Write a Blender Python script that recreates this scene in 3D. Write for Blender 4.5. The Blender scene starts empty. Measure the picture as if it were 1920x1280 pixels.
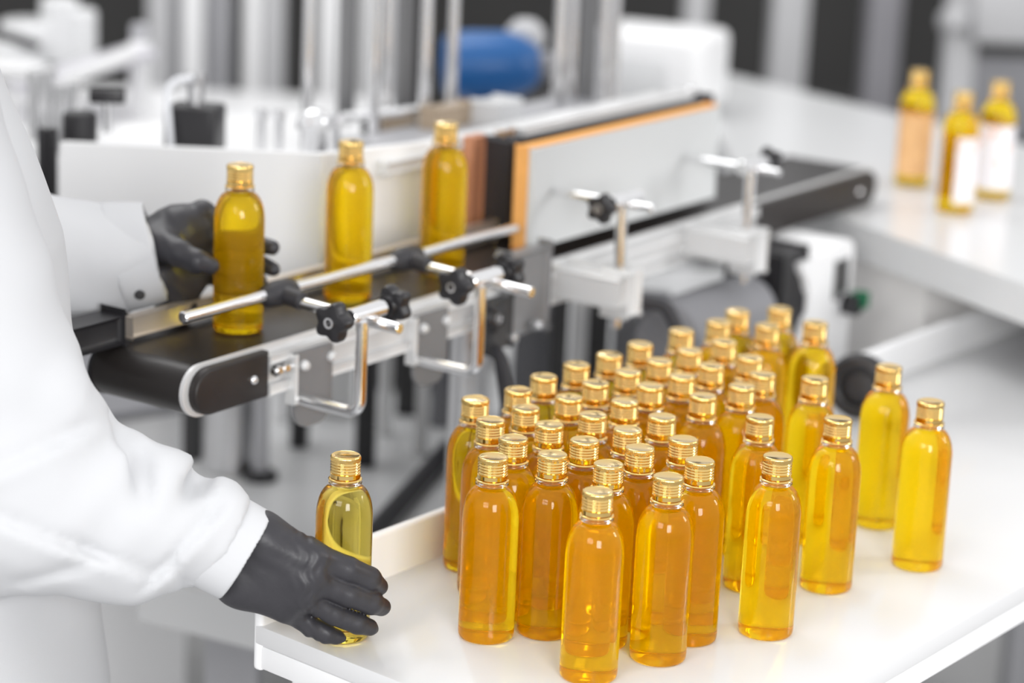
import bpy, bmesh, math, random
import numpy as np
from mathutils import Vector, Matrix

random.seed(7)
SC = bpy.context.scene
COL = SC.collection
TZ = 0.75                       # height of the bottle table above the floor; most heights below are relative to it

# ------------------------------------------------------------------ camera
cam_d = bpy.data.cameras.new('camera')
cam = bpy.data.objects.new('camera', cam_d)
COL.objects.link(cam)
PITCH, ROLL, FPX = 0.25875, 0.043797, 4734.0
cam_d.sensor_width = 36.0
cam_d.lens = 36.0 * FPX / 1920.0
cam.matrix_world = (Matrix.Translation((0, 0, TZ + 0.7605)) @ Matrix.Rotation(math.pi / 2 - PITCH, 4, 'X') @ Matrix.Rotation(ROLL, 4, 'Z'))
cam_d.dof.use_dof = True
cam_d.dof.focus_distance = 2.03
cam_d.dof.aperture_fstop = 2.9
cam_d.clip_start = 0.05
SC.camera = cam

# ------------------------------------------------------------------ world, exposure, sampling quality
SC.view_settings.view_transform = 'Standard'
SC.view_settings.look = 'None'
SC.view_settings.gamma = 1.0
SC.view_settings.exposure = 0.32
SC.view_settings.use_curve_mapping = False
cy = SC.cycles
cy.use_denoising = True
cy.max_bounces = 28
cy.transmission_bounces = 28
cy.glossy_bounces = 6
cy.diffuse_bounces = 7
cy.volume_bounces = 0
cy.sample_clamp_indirect = 40.0
cy.blur_glossy = 0.6
cy.caustics_reflective = False
cy.caustics_refractive = True

W = bpy.data.worlds.new('world')
SC.world = W
W.use_nodes = True
nt = W.node_tree
nt.nodes.clear()
tc = nt.nodes.new('ShaderNodeTexCoord')
sx = nt.nodes.new('ShaderNodeSeparateXYZ')
rp = nt.nodes.new('ShaderNodeValToRGB')
mr = nt.nodes.new('ShaderNodeMapRange')
bg = nt.nodes.new('ShaderNodeBackground')
wo = nt.nodes.new('ShaderNodeOutputWorld')
nt.links.new(tc.outputs['Generated'], sx.inputs[0])
nt.links.new(sx.outputs['Z'], mr.inputs['Value'])
mr.inputs['From Min'].default_value = -1
nt.links.new(mr.outputs[0], rp.inputs[0])
nt.links.new(rp.outputs[0], bg.inputs[0])
nt.links.new(bg.outputs[0], wo.inputs[0])
els = rp.color_ramp.elements
els[0].position, els[0].color = 0.40, (.50, .50, .51, 1)
els[1].position, els[1].color = 1.0, (.98, .98, .98, 1)
for p, v in ((.50, .80), (.60, .90), (.75, .96)):
    e = els.new(p); e.color = (v, v, v * 1.01, 1)
bg.inputs[1].default_value = 0.78

def area(name, loc, target, sx_, sy_, radiance, col=(1, 1, 1)):
    d = bpy.data.lights.new(name, 'AREA')
    d.shape = 'RECTANGLE'; d.size = sx_; d.size_y = sy_
    d.energy = radiance * math.pi * sx_ * sy_
    d.color = col
    o = bpy.data.objects.new(name, d)
    COL.objects.link(o)
    o.location = loc
    o.rotation_euler = (Vector(target) - Vector(loc)).to_track_quat('-Z', 'Y').to_euler()
    return o
area('front_window_lamp', (0.66, -0.55, TZ + .80), (0.10, 1.95, TZ + 0.08), .80, .80, 18)
area('paned_window_lamp', (-1.45, -1.25, TZ + 1.55), (0.05, 1.95, TZ + 0.08), 1.5, 1.0, 9.5)
area('side_window_lamp', (2.8, 2.5, TZ + 1.1), (0.2, 2.4, TZ + 0.1), .5, .8, 13)
area('background_fill', (-0.6, 3.6, TZ + 2.3), (0.0, 3.0, TZ), 1.6, 1.2, 3.5)  # added overhead fill light, brightens the background; no fixture of the room

# ------------------------------------------------------------------ materials
def mat(name, col, rough=.5, metal=0.0, spec=.5, bump=None, mottle=None, trans=0.0, ior=1.45, coat=0.0, alpha=None):
    m = bpy.data.materials.new(name)
    m.use_nodes = True
    t = m.node_tree
    b = t.nodes['Principled BSDF']
    b.inputs['Base Color'].default_value = (*col, 1)
    b.inputs['Roughness'].default_value = rough
    b.inputs['Metallic'].default_value = metal
    b.inputs['Specular IOR Level'].default_value = spec
    b.inputs['Transmission Weight'].default_value = trans
    b.inputs['IOR'].default_value = ior
    b.inputs['Coat Weight'].default_value = coat
    if mottle or bump:
        c = t.nodes.new('ShaderNodeTexCoord')
    if mottle:
        sc_, amt = mottle
        n = t.nodes.new('ShaderNodeTexNoise'); n.inputs['Scale'].default_value = sc_; n.inputs['Detail'].default_value = 4
        t.links.new(c.outputs['Object'], n.inputs['Vector'])
        mx = t.nodes.new('ShaderNodeMix'); mx.data_type = 'RGBA'
        mx.inputs['A'].default_value = (*[v * (1 - amt) for v in col], 1)
        mx.inputs['B'].default_value = (*[min(1, v * (1 + amt)) for v in col], 1)
        t.links.new(n.outputs['Fac'], mx.inputs['Factor'])
        t.links.new(mx.outputs['Result'], b.inputs['Base Color'])
    if bump:
        sc_, amt, dist = bump
        n = t.nodes.new('ShaderNodeTexNoise'); n.inputs['Scale'].default_value = sc_; n.inputs['Detail'].default_value = 3
        t.links.new(c.outputs['Object'], n.inputs['Vector'])
        bp = t.nodes.new('ShaderNodeBump'); bp.inputs['Strength'].default_value = amt; bp.inputs['Distance'].default_value = dist
        t.links.new(n.outputs['Fac'], bp.inputs['Height'])
        t.links.new(bp.outputs['Normal'], b.inputs['Normal'])
    return m

def liquid(name, T, ior=1.34, d=.046, body=(1.0, .60, .0), cloud=.21):
    # clear coloured liquid with a little cloudiness (soap)
    m = mat(name, (1, 1, 1), 0.0, trans=1.0, ior=ior)
    t = m.node_tree
    df = t.nodes.new('ShaderNodeBsdfDiffuse'); df.inputs[0].default_value = (*body, 1)
    tl = t.nodes.new('ShaderNodeBsdfTranslucent'); tl.inputs[0].default_value = (*body, 1)
    m1 = t.nodes.new('ShaderNodeMixShader'); m1.inputs[0].default_value = .5
    m2 = t.nodes.new('ShaderNodeMixShader'); m2.inputs[0].default_value = cloud
    t.links.new(df.outputs[0], m1.inputs[1]); t.links.new(tl.outputs[0], m1.inputs[2])
    t.links.new(t.nodes['Principled BSDF'].outputs[0], m2.inputs[1]); t.links.new(m1.outputs[0], m2.inputs[2])
    t.links.new(m2.outputs[0], t.nodes['Material Output'].inputs['Surface'])
    sig = [-math.log(v) / d for v in T]
    D = max(sig) * 1.001
    va = t.nodes.new('ShaderNodeVolumeAbsorption')
    va.inputs['Color'].default_value = (*[1 - s / D for s in sig], 1)
    va.inputs['Density'].default_value = D
    t.links.new(va.outputs[0], t.nodes['Material Output'].inputs['Volume'])
    return m

M = dict(
    amber=liquid('amber_liquid', (.9998, .785, .010)),
    olive=liquid('pale_amber_liquid', (.93, .75, .12), body=(.75, .55, .05), cloud=.07),
    pet=mat('clear_plastic', (1, 1, 1), .0, trans=1.0, ior=1.42),
    gold=mat('gold_metal', (.86, .60, .22), .13, 1.0),
    white=mat('white_lacquer', (.67, .67, .675), .14, mottle=(3, .01)),
    white_edge=mat('white_edge_band', (.84, .84, .845), .4),
    grime=mat('grey_joint', (.45, .45, .46), .7),
    coat=mat('white_cotton', (.55, .555, .57), .9, spec=.2, bump=(900, .12, .0006)),
    glove=mat('black_nitrile', (.030, .029, .034), .45, bump=(160, .25, .0012), mottle=(60, .2)),
    chrome=mat('chrome', (.86, .86, .87), .17, 1.0),
    steel=mat('brushed_steel', (.62, .62, .63), .30, 1.0, mottle=(30, .05)),
    zinc=mat('grey_zinc_plate', (.22, .22, .225), .45, .25),
    alu=mat('anodised_aluminium', (.74, .74, .74), .45, .35, mottle=(40, .04)),
    black=mat('black_plastic', (.018, .017, .019), .38),
    blacksoft=mat('black_rubber', (.030, .029, .033), .55, bump=(300, .1, .001)),
    belt=mat('black_belt', (.021, .018, .017), .33, bump=(500, .06, .0005)),
    cap_black=mat('black_end_plate', (.017, .013, .012), .45),
    panelw=mat('white_panel_paint', (.85, .85, .855), .35),
    greyboard=mat('grey_board', (.60, .61, .61), .5, mottle=(6, .03)),
    foam=mat('orange_foam', (.80, .40, .12), .95, bump=(400, .5, .002), mottle=(200, .12)),
    copper=mat('copper_strip', (.60, .28, .16), .45, .4),
    beige=mat('beige_bar', (.62, .55, .48), .35, .5),
    blue=mat('blue_enamel', (.012, .095, .29), .35, mottle=(8, .15)),
    grey=mat('grey_paint', (.42, .42, .44), .45),
    midgrey=mat('mid_grey_paint', (.23, .23, .245), .5),
    dark=mat('dark_grey_paint', (.045, .044, .045), .6),
    cream=mat('warm_white_laminate', (.80, .785, .77), .4),
    lightgrey=mat('light_grey_laminate', (.68, .685, .69), .22, mottle=(2, .02)),
    floor=mat('grey_floor', (.45, .45, .45), .45, mottle=(2.5, .10)),
    wall=mat('dark_wall', (.045, .044, .043), .8, mottle=(3, .2)),
    post=mat('pale_post_paint', (.50, .50, .51), .5),
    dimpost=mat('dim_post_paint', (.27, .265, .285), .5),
    screen=mat('dark_display', (.05, .05, .05), .2),
    green=mat('green_knob', (.01, .16, .07), .35),
    tan=mat('tan_plate', (.42, .33, .24), .5),
    label_orange=mat('orange_label', (.90, .47, .22), .4, mottle=(45, .35)),
    label=mat('white_label', (.82, .78, .80), .4),
    skin=mat('skin', (.62, .42, .33), .55),
    hair=mat('brown_hair', (.06, .04, .03), .6),
    trousers=mat('grey_trousers', (.2, .2, .22), .9),
    tubing=mat('milky_tube', (.72, .73, .76), .3),
    red=mat('orange_print', (.75, .16, .03), .5),
)
# printed label: white wrap with a soft pink and orange pattern
m = M['label']; t = m.node_tree
c = t.nodes.new('ShaderNodeTexCoord'); n = t.nodes.new('ShaderNodeTexVoronoi'); n.inputs['Scale'].default_value = 55
r_ = t.nodes.new('ShaderNodeValToRGB')
t.links.new(c.outputs['Object'], n.inputs['Vector']); t.links.new(n.outputs['Distance'], r_.inputs[0])
r_.color_ramp.elements[0].color = (.86, .50, .36, 1); r_.color_ramp.elements[0].position = .12
r_.color_ramp.elements[1].color = (.86, .83, .85, 1); r_.color_ramp.elements[1].position = .45
t.links.new(r_.outputs[0], t.nodes['Principled BSDF'].inputs['Base Color'])

# ------------------------------------------------------------------ mesh helpers
def finish(bm, sharp=40):
    bmesh.ops.recalc_face_normals(bm, faces=bm.faces)
    me = bpy.data.meshes.new('mesh')
    bm.to_mesh(me); bm.free()
    me.polygons.foreach_set('use_smooth', [True] * len(me.polygons))
    me.set_sharp_from_angle(angle=math.radians(sharp))
    return me

def link(name, me, material, parent=None):
    o = bpy.data.objects.new(name, me)
    me.name = name
    if material: me.materials.append(material)
    COL.objects.link(o)
    if parent:
        o.parent = parent
        o.matrix_parent_inverse = parent_matrix(parent).inverted()
    return o

def parent_matrix(p):
    m = Matrix.LocRotScale(p.location, p.rotation_euler, p.scale)
    return (parent_matrix(p.parent) @ p.matrix_parent_inverse @ m) if p.parent else m

def obj(name, bm, material, parent=None, sharp=40):
    return link(name, finish(bm, sharp), material, parent)

def tag(o, label=None, cat=None, group=None, kind=None):
    if label: o['label'] = label
    if cat: o['category'] = cat
    if group: o['group'] = group
    if kind: o['kind'] = kind
    return o

def thing(name, label, cat, loc=(0, 0, 0), group=None):
    o = bpy.data.objects.new(name, None)
    o.empty_display_size = .02
    COL.objects.link(o)
    o.location = loc
    return tag(o, label, cat, group)

def copy_thing(o, loc):
    r = o.copy(); COL.objects.link(r); r.location = loc
    for ch in o.children:
        d = ch.copy(); COL.objects.link(d); d.parent = r
        for g in ch.children:
            e = g.copy(); COL.objects.link(e); e.parent = d
    return r

def box(bm, c, size, R=None, bevel=0.0, seg=2):
    """box centred at c, size along the axes of R (3 vectors)"""
    R = R or (Vector((1, 0, 0)), Vector((0, 1, 0)), Vector((0, 0, 1)))
    r = bmesh.ops.create_cube(bm, size=1.0)
    vs = r['verts']
    for v in vs:
        x, y, z = v.co
        v.co = Vector(c) + R[0] * (x * size[0]) + R[1] * (y * size[1]) + R[2] * (z * size[2])
    if bevel:
        es = list({e for v in vs for e in v.link_edges})
        bmesh.ops.bevel(bm, geom=es, offset=bevel, segments=seg, profile=.5, affect='EDGES')

def ring_frame(d):
    d = d.normalized()
    u = d.orthogonal().normalized()
    return u, d.cross(u)

def sweep(bm, path, rad, seg=16, cap=True):
    """round tube along a list of points; rad a number or a list"""
    path = [Vector(p) for p in path]
    n = len(path)
    rad = rad if isinstance(rad, (list, tuple)) else [rad] * n
    rings = []
    u = None
    for i, p in enumerate(path):
        d = (path[min(i + 1, n - 1)] - path[max(i - 1, 0)])
        if d.length < 1e-9: d = path[-1] - path[0]
        d = d.normalized()
        if u is None: u, v = ring_frame(d)
        else:
            u = (u - d * u.dot(d)).normalized(); v = d.cross(u)
        rings.append([bm.verts.new(p + (u * math.cos(2 * math.pi * k / seg) + v * math.sin(2 * math.pi * k / seg)) * rad[i]) for k in range(seg)])
    for a, b in zip(rings, rings[1:]):
        for k in range(seg):
            bm.faces.new((a[k], a[(k + 1) % seg], b[(k + 1) % seg], b[k]))
    if cap:
        bm.faces.new(rings[0][::-1]); bm.faces.new(rings[-1])

def cyl(bm, p0, p1, r, seg=24, bev=0.0):
    p0, p1 = Vector(p0), Vector(p1)
    if bev:
        d = (p1 - p0).normalized() * bev
        sweep(bm, [p0, p0, p0 + d, p1 - d, p1, p1], [r - bev, r - bev * .98, r, r, r - bev * .98, r - bev], seg)
    else:
        sweep(bm, [p0, p1], r, seg)

def rounded(path, R, n=7):
    path = [Vector(p) for p in path]
    out = [path[0]]
    for a, b, c in zip(path, path[1:], path[2:]):
        d0, d1 = (a - b).normalized(), (c - b).normalized()
        ang = d0.angle(d1)
        L = R / math.tan(ang / 2)
        q0, q1 = b + d0 * L, b + d1 * L
        cen = b + (d0 + d1).normalized() * (R / math.sin(ang / 2))
        w0, w1 = q0 - cen, q1 - cen
        for k in range(n + 1):
            f = k / n
            out.append(cen + (w0.lerp(w1, f)).normalized() * R)
    out.append(path[-1])
    return out

def lathe(bm, prof, c=(0, 0, 0), seg=48, rmod=None, axis=None):
    """profile [(r, z)] about z through c; rmod(i, k, r) can change the radius"""
    c = Vector(c)
    if axis:
        ax = Vector(axis).normalized(); u, v = ring_frame(ax)
    else:
        ax, u, v = Vector((0, 0, 1)), Vector((1, 0, 0)), Vector((0, 1, 0))
    rings = []
    for i, (r, z) in enumerate(prof):
        if r < 1e-6:
            rings.append([bm.verts.new(c + ax * z)])
        else:
            rings.append([bm.verts.new(c + ax * z + (u * math.cos(2 * math.pi * k / seg) + v * math.sin(2 * math.pi * k / seg)) * (rmod(i, k, r) if rmod else r)) for k in range(seg)])
    for a, b in zip(rings, rings[1:]):
        for k in range(seg):
            k2 = (k + 1) % seg
            if len(a) == 1 and len(b) == 1: continue
            if len(a) == 1: bm.faces.new((a[0], b[k], b[k2]))
            elif len(b) == 1: bm.faces.new((a[k], b[0], a[k2]))
            else: bm.faces.new((a[k], a[k2], b[k2], b[k]))

def prism(bm, poly, depth):
    """polygon (list of points) extruded by the vector depth"""
    a = [bm.verts.new(Vector(p)) for p in poly]
    b = [bm.verts.new(Vector(p) + Vector(depth)) for p in poly]
    n = len(a)
    bm.faces.new(a); bm.faces.new(b[::-1])
    for k in range(n):
        bm.faces.new((a[k], a[(k + 1) % n], b[(k + 1) % n], b[k]))

def wall_strip(bm, pts, z0s, z1s, thick):
    """vertical sheet through ground points, own bottom and top heights"""
    n = len(pts)
    def off(i):
        d = (pts[min(i + 1, n - 1)] - pts[max(i - 1, 0)]).normalized()
        return Vector((-d.y, d.x, 0)) * thick
    f = [[bm.verts.new(p + EZ * (TZ + z)) for p, z in ((pts[i], z0s[i]), (pts[i], z1s[i]), (pts[i] + off(i), z1s[i]), (pts[i] + off(i), z0s[i]))] for i in range(n)]
    for a, b in zip(f, f[1:]):
        for k in range(4):
            bm.faces.new((a[k], a[(k + 1) % 4], b[(k + 1) % 4], b[k]))
    bm.faces.new(f[0][::-1]); bm.faces.new(f[-1])
def B(): return bmesh.new()
def mk(name, material, parent, fn, *a, **k):
    bm = B(); fn(bm, *a, **k)
    return obj(name, bm, material, parent)
def P3(x, y, z): return Vector((x, y, TZ + z))

# point at image position (px, py) of the 1920x1280 frame at depth Y: used to read positions off the photograph
_cp, _sp, _cr, _sr = math.cos(PITCH), math.sin(PITCH), math.cos(ROLL), math.sin(ROLL)
def at(px, py, Y):
    a, b = px - 960, py - 640
    u, w = (a * _cr + b * _sr) / FPX, (-a * _sr + b * _cr) / FPX
    r = Vector((u, _cp - w * _sp, -_sp - w * _cp))
    return Vector((0, 0, TZ + .7605)) + r * (Y / r.y)

# ------------------------------------------------------------------ implicit surfaces (body, clothes, gloves)
def g_cone(Pm, a, b, ra, rb):
    a, b = np.array(a, np.float32), np.array(b, np.float32)
    ba = b - a
    h = np.clip(((Pm - a) @ ba) / max(float(ba @ ba), 1e-9), 0, 1)
    return np.linalg.norm(Pm - a - h[..., None] * ba, axis=-1) - (ra + (rb - ra) * h)
def g_ell(Pm, c, r):
    q = (Pm - np.array(c, np.float32)) / np.array(r, np.float32)
    k = np.linalg.norm(q, axis=-1)
    return (k - 1) * min(r)
def smin(a, b, k):
    h = np.clip(.5 + .5 * (b - a) / k, 0, 1)
    return b + (a - b) * h - k * h * (1 - h)
def smax(a, b, k): return -smin(-a, -b, k)

def mesh_from_field(fn, lo, hi, h):
    lo, hi = np.array(lo), np.array(hi)
    nx, ny, nz = [int(math.ceil((hi[i] - lo[i]) / h)) + 1 for i in range(3)]
    X = (lo[0] + h * np.arange(nx)).astype(np.float32)
    Y = (lo[1] + h * np.arange(ny)).astype(np.float32)
    F = np.empty((nx, ny, nz), np.float32)
    Zs = (lo[2] + h * np.arange(nz)).astype(np.float32)
    step = 40
    for i in range(0, nx, step):
        G = np.stack(np.meshgrid(X[i:i + step], Y, Zs, indexing='ij'), -1)
        F[i:i + step] = fn(G)
    S = F < 0
    cx, cyy, cz = nx - 1, ny - 1, nz - 1
    cnt = np.zeros((cx, cyy, cz), np.float32); acc = np.zeros((cx, cyy, cz, 3), np.float32)
    cor = [(i, j, k) for i in (0, 1) for j in (0, 1) for k in (0, 1)]
    def sl(A, o): return A[o[0]:o[0] + cx, o[1]:o[1] + cyy, o[2]:o[2] + cz]
    for o in cor:
        for ax in range(3):
            if o[ax]: continue
            q = list(o); q[ax] = 1
            f0, f1 = sl(F, o), sl(F, q)
            cr_ = sl(S, o) != sl(S, q)
            tt = np.where(cr_, f0 / np.where(cr_, f0 - f1, 1), 0)
            cnt += cr_
            for a in range(3):
                acc[..., a] += np.where(cr_, o[a] + (tt if a == ax else 0), 0)
    has = cnt > 0
    idx = -np.ones(has.shape, np.int64); idx[has] = np.arange(has.sum())
    ii = np.argwhere(has)
    V = (ii + acc[has] / cnt[has][:, None]) * h + lo
    faces = []
    for ax in range(3):
        b1, b2 = (ax + 1) % 3, (ax + 2) % 3
        sa = [slice(None)] * 3; sb = [slice(None)] * 3
        sa[ax] = slice(0, -1); sb[ax] = slice(1, None)
        ch = S[tuple(sa)] != S[tuple(sb)]
        e = np.argwhere(ch)
        ok = np.ones(len(e), bool)
        for bx in (b1, b2): ok &= (e[:, bx] > 0) & (e[:, bx] < [cx, cyy, cz][bx])
        e = e[ok]
        def cell(d1, d2):
            q = e.copy(); q[:, b1] -= d1; q[:, b2] -= d2
            return idx[q[:, 0], q[:, 1], q[:, 2]]
        Q = np.stack([cell(0, 0), cell(1, 0), cell(1, 1), cell(0, 1)], 1)
        flip = S[tuple(sa)][tuple(e.T)] if False else S[e[:, 0], e[:, 1], e[:, 2]]
        Q[flip] = Q[flip][:, ::-1]
        faces.append(Q)
    faces = np.concatenate(faces)
    me = bpy.data.meshes.new('mesh')
    me.vertices.add(len(V)); me.vertices.foreach_set('co', V.astype(np.float32).ravel())
    me.loops.add(faces.size); me.loops.foreach_set('vertex_index', faces.astype(np.int32).ravel())
    me.polygons.add(len(faces)); me.polygons.foreach_set('loop_start', np.arange(0, faces.size, 4, dtype=np.int32))
    me.polygons.foreach_set('use_smooth', [True] * len(faces))
    me.update(calc_edges=True); me.validate()
    bm = B(); bm.from_mesh(me)
    bmesh.ops.recalc_face_normals(bm, faces=bm.faces)
    bm.to_mesh(me); bm.free()
    return me

# ================================================================== SETTING
bm = B(); box(bm, (0, 3, -.02), (14, 14, .04))
tag(obj('floor', bm, M['floor']), 'grey workshop floor', kind='structure')
bm = B(); box(bm, (0, 6.6, .8), (14, .1, 1.7))
tag(obj('wall_back', bm, M['wall']), 'dark back wall of the workshop', kind='structure')

wl = Vector((-1.45, -1.25, TZ + 1.55)); wd = (Vector((.05, 1.95, TZ + .08)) - wl).normalized()
wx = wd.cross(Vector((0, 0, 1))).normalized(); wz = wx.cross(wd).normalized()
bm = B()
for f in (-.79, -.27, .27, .79): box(bm, wl + wd * .04 + wx * f, (.09, .05, 1.14), (wx, wd, wz), .004)
for f in (-.53, 0, .53): box(bm, wl + wd * .04 + wz * f, (1.66, .05, .08), (wx, wd, wz), .004)
tag(obj('window_1', bm, M['panelw']), 'white window bars of the paned window', kind='structure')

# ================================================================== BOTTLE TABLE
C0 = Vector((-.196, 1.933, 0)); E1 = Vector((.8039, -.5948, 0)); E2 = Vector((.5948, .8039, 0)); EZ = Vector((0, 0, 1))
def TB(u, v, z): return C0 + E1 * u + E2 * v + EZ * (TZ + z)
RT = (E1, E2, EZ)
tb = thing('work_table', 'white lacquered work table with raised back edge under the amber bottles', 'table', TB(.19, .7, -TZ))
RT2 = (Vector((.757, -.653, 0)), E2, EZ)
def TQ(d, z):        # outline of the top: the front edge is a little oblique
    k = .4206 + .004
    return [TB(-.004 + d, -.001 + d, z), TB(k - d, -.036 + d, z), TB(k - d, 1.75, z), TB(-.004 + d, 1.75, z)]
def slab(z0, z1, d, bev):
    bm = B(); prism(bm, TQ(d, z0), EZ * (z1 - z0))
    bmesh.ops.recalc_face_normals(bm, faces=bm.faces)
    bmesh.ops.bevel(bm, geom=list(bm.edges), offset=bev, segments=2, profile=.5, affect='EDGES')
    return bm
obj('tabletop', slab(-.0165, 0, 0, .0012), M['white'], tb)
obj('apron', slab(-.038, -.0175, .0015, .002), M['white_edge'], tb)
obj('joint', slab(-.0178, -.0162, .003, .0002), M['grime'], tb)
bm = B(); box(bm, TB(-.0015, .874, .001), (.010, 1.75, .082), RT, .0035, 3)
obj('raised_edge', bm, M['white_edge'], tb)
for u, v in ((.02, .06), (.37, .06), (.02, 1.68), (.37, 1.68)):
    bm = B(); box(bm, TB(u, v, -.394), (.04, .04, .712), RT, .003)
    obj('leg', bm, M['white_edge'], tb)
bm = B(); box(bm, TB(.195, .87, -.60), (.34, 1.60, .02), RT, .003)
obj('shelf', bm, M['white_edge'], tb)

# ================================================================== BOTTLES
R_B = .0230
def body_profile():
    p = [(0, .0022), (.012, .0016), (.0175, .0004), (.0195, 0.0), (.0213, .0006), (.0225, .0022), (.0229, .0045), (R_B, .0075)]
    for z in (.03, .055, .08, .100): p.append((R_B, z))
    for k in range(1, 15):
        th = k / 14 * math.radians(83)
        p.append((.0112 + .0118 * math.cos(th), .102 + .0262 * math.sin(th)))
    p += [(.0110, .1288), (.0108, .1296), (0, .1296)]
    return p
def bottle_meshes():
    bm = B(); lathe(bm, body_profile(), seg=64)
    body = finish(bm, 60); body.name = 'bottle_body'; body.materials.append(M['amber'])
    # clear neck: a thick plastic collar with a bead under the cap
    bm = B()
    prof = [(.0113, .1298), (.0124, .1298), (.0134, .1303), (.0136, .1312), (.0130, .1321), (.0121, .1325), (.0121, .1345), (.0104, .1345), (.0104, .1300), (.0113, .1298)]
    lathe(bm, prof, seg=48)
    bmesh.ops.remove_doubles(bm, verts=bm.verts, dist=1e-6)
    neck = finish(bm, 50); neck.materials.append(M['pet'])
    bm = B()
    prof = [(.0112, .1328), (.0124, .1328), (.0133, .1331), (.0137, .1338), (.0133, .1345), (.0124, .1349)]
    lathe(bm, prof + [(.0112, .1351), (.0112, .1332)], seg=64)
    bmesh.ops.remove_doubles(bm, verts=bm.verts, dist=1e-6)
    ringm = finish(bm, 50); ringm.materials.append(M['gold'])
    bm = B()
    prof = [(.0118, .1352), (.0122, .1356), (.0122, .1388), (.01145, .1392)]
    z = .1392
    for k in range(4):            # rounded thread rings
        for q in range(1, 9):
            a = 2 * math.pi * q / 8
            prof.append((.01185 - .00040 * math.cos(a) if q < 8 else .01145, z + .00235 * q / 8))
        z += .00235
    n0 = len(prof)
    prof += [(.0117, .1488), (.0117, .1494), (.0122, .1497)]
    k0 = len(prof) - 1
    prof += [(.0122, .1520)]
    k1 = len(prof) - 1
    prof += [(.01205, .1528), (.0116, .1534), (.0110, .1536), (.0105, .15345), (.0, .15335)]
    lathe(bm, prof, seg=240, rmod=lambda i, k, r: r + (.00013 if k % 4 < 2 else -.00013) if i in (k0, k1) else r)
    cap = finish(bm, 35); cap.materials.append(M['gold'])
    return body, neck, ringm, cap
BODY, NECK, RING, CAP = bottle_meshes()

def new_bottle(label, group):
    o = thing('bottle', label, 'bottle', (0, 0, 0), group)
    for nm, me in (('body', BODY), ('neck', NECK)):
        c_ = bpy.data.objects.new(nm, me); COL.objects.link(c_); c_.parent = o
    c_ = bpy.data.objects.new('cap', CAP); COL.objects.link(c_); c_.parent = o
    d_ = bpy.data.objects.new('tamper_ring', RING); COL.objects.link(d_); d_.parent = c_
    return o

rows = [
    # rows run back along the table, counted from its raised edge; each from the front
    ('row along the raised table edge', [(-.0293, 2.0951), (.0073, 2.1296), (.0299, 2.177), (.0599, 2.2221), (.0908, 2.2622), (.121, 2.3054), (.1632, 2.3634), (.2019, 2.4038), (.2241, 2.4511)]),
    ('second row from the raised edge', [(-.015, 2.0335), (.0142, 2.0749), (.0518, 2.113), (.076, 2.1631), (.1063, 2.2059), (.1367, 2.2481), (.167, 2.2903), (.2019, 2.3285), (.2496, 2.3974), (.268, 2.4692)]),
    ('third row from the raised edge', [(-.0109, 1.931), (.0046, 1.9843), (.0343, 2.0281), (.0716, 2.063), (.1002, 2.1087), (.1247, 2.1618), (.1547, 2.1986), (.1839, 2.239), (.2226, 2.2739), (.2986, 2.4167)]),
    ('fourth row from the raised edge', [(.0367, 1.9452), (.0632, 1.9878), (.0999, 2.0241), (.1308, 2.0661), (.1701, 2.1365), (.2072, 2.1738), (.2293, 2.2169), (.2764, 2.21)]),
    ('fifth row from the raised edge', [(.0814, 1.9258), (.1083, 1.9731), (.1456, 2.0025), (.2154, 2.0768)]),
]
ORD = ['first', 'second', 'third', 'fourth', 'fifth', 'sixth', 'seventh', 'eighth', 'ninth', 'tenth']
singles = [
    ((.0714, 1.8547), 'frontmost amber bottle of all, nearest the front edge of the white table'),
    ((.128, 1.8994), 'amber bottle just behind and right of the frontmost bottle on the white table'),
    ((.1557, 1.9453), 'amber bottle tucked behind the one that stands just right of the frontmost bottle'),
    ((.2204, 1.9664), 'amber bottle standing alone at front right, clear gap to the crowded bottles'),
    ((.283, 2.0824), 'amber bottle at the right side, between the lone front one and the outer two'),
    ((.3726, 2.1497), 'rightmost amber bottle on the white table, standing apart near its outer edge'),
    ((.3507, 2.263), 'amber bottle standing apart in front of the black hand wheel, behind the rightmost one'),
]
GRP = 'amber bottles with gold caps crowded on the white table'
proto = None
def place_bottle(x, y, z, label, group):
    global proto
    if proto is None:
        proto = new_bottle(label, group); b = proto
        b.location = (x, y, TZ + z)
    else:
        b = copy_thing(proto, (x, y, TZ + z))
    b.rotation_euler.z = (x * 37.7 + y * 91.3) % 6.28
    b['label'] = label; b['group'] = group
    return b
for rn, pts in rows:
    for k, (x, y) in enumerate(pts):
        if k == len(pts) - 1: w = 'rearmost'
        else: w = ORD[k]
        place_bottle(x, y, .0003, 'gold-capped amber bottle, %s in the %s' % (w + (' from the front' if w != 'rearmost' else ''), rn), GRP)
for (x, y), lab in singles:
    place_bottle(x, y, .0003, lab, GRP)
# the bottle the near hand holds: paler liquid
held = place_bottle(-.1281, 1.918, .0003, 'pale olive bottle with gold cap held by the near gloved hand', 'amber bottles with gold caps crowded on the white table')
del held['group']
mb = BODY.copy(); mb.materials.clear(); mb.materials.append(M['olive'])
held.children[0].data = mb

# ================================================================== CONVEYOR
TH = math.radians(56.3)
VA = Vector((math.cos(TH), math.sin(TH), 0)); VN = Vector((math.sin(TH), -math.cos(TH), 0))
O0 = Vector((-.186, 2.237, 0))
def CV(s, t, z): return O0 + VA * s + VN * t + EZ * (TZ + z)
RC = (VA, VN, EZ)
for (s, t), lab in (((-.0352, -.0556), 'amber bottle on the conveyor held by the far gloved hand'),
                    ((.1308, -.0580), 'amber bottle standing alone in the middle of the conveyor belt'),
                    ((.2821, -.0552), 'amber bottle on the conveyor about to enter the foam press')):
    p = CV(s, t, 0)
    place_bottle(p.x, p.y, .1683, lab, 'bottles riding the conveyor')

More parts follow.
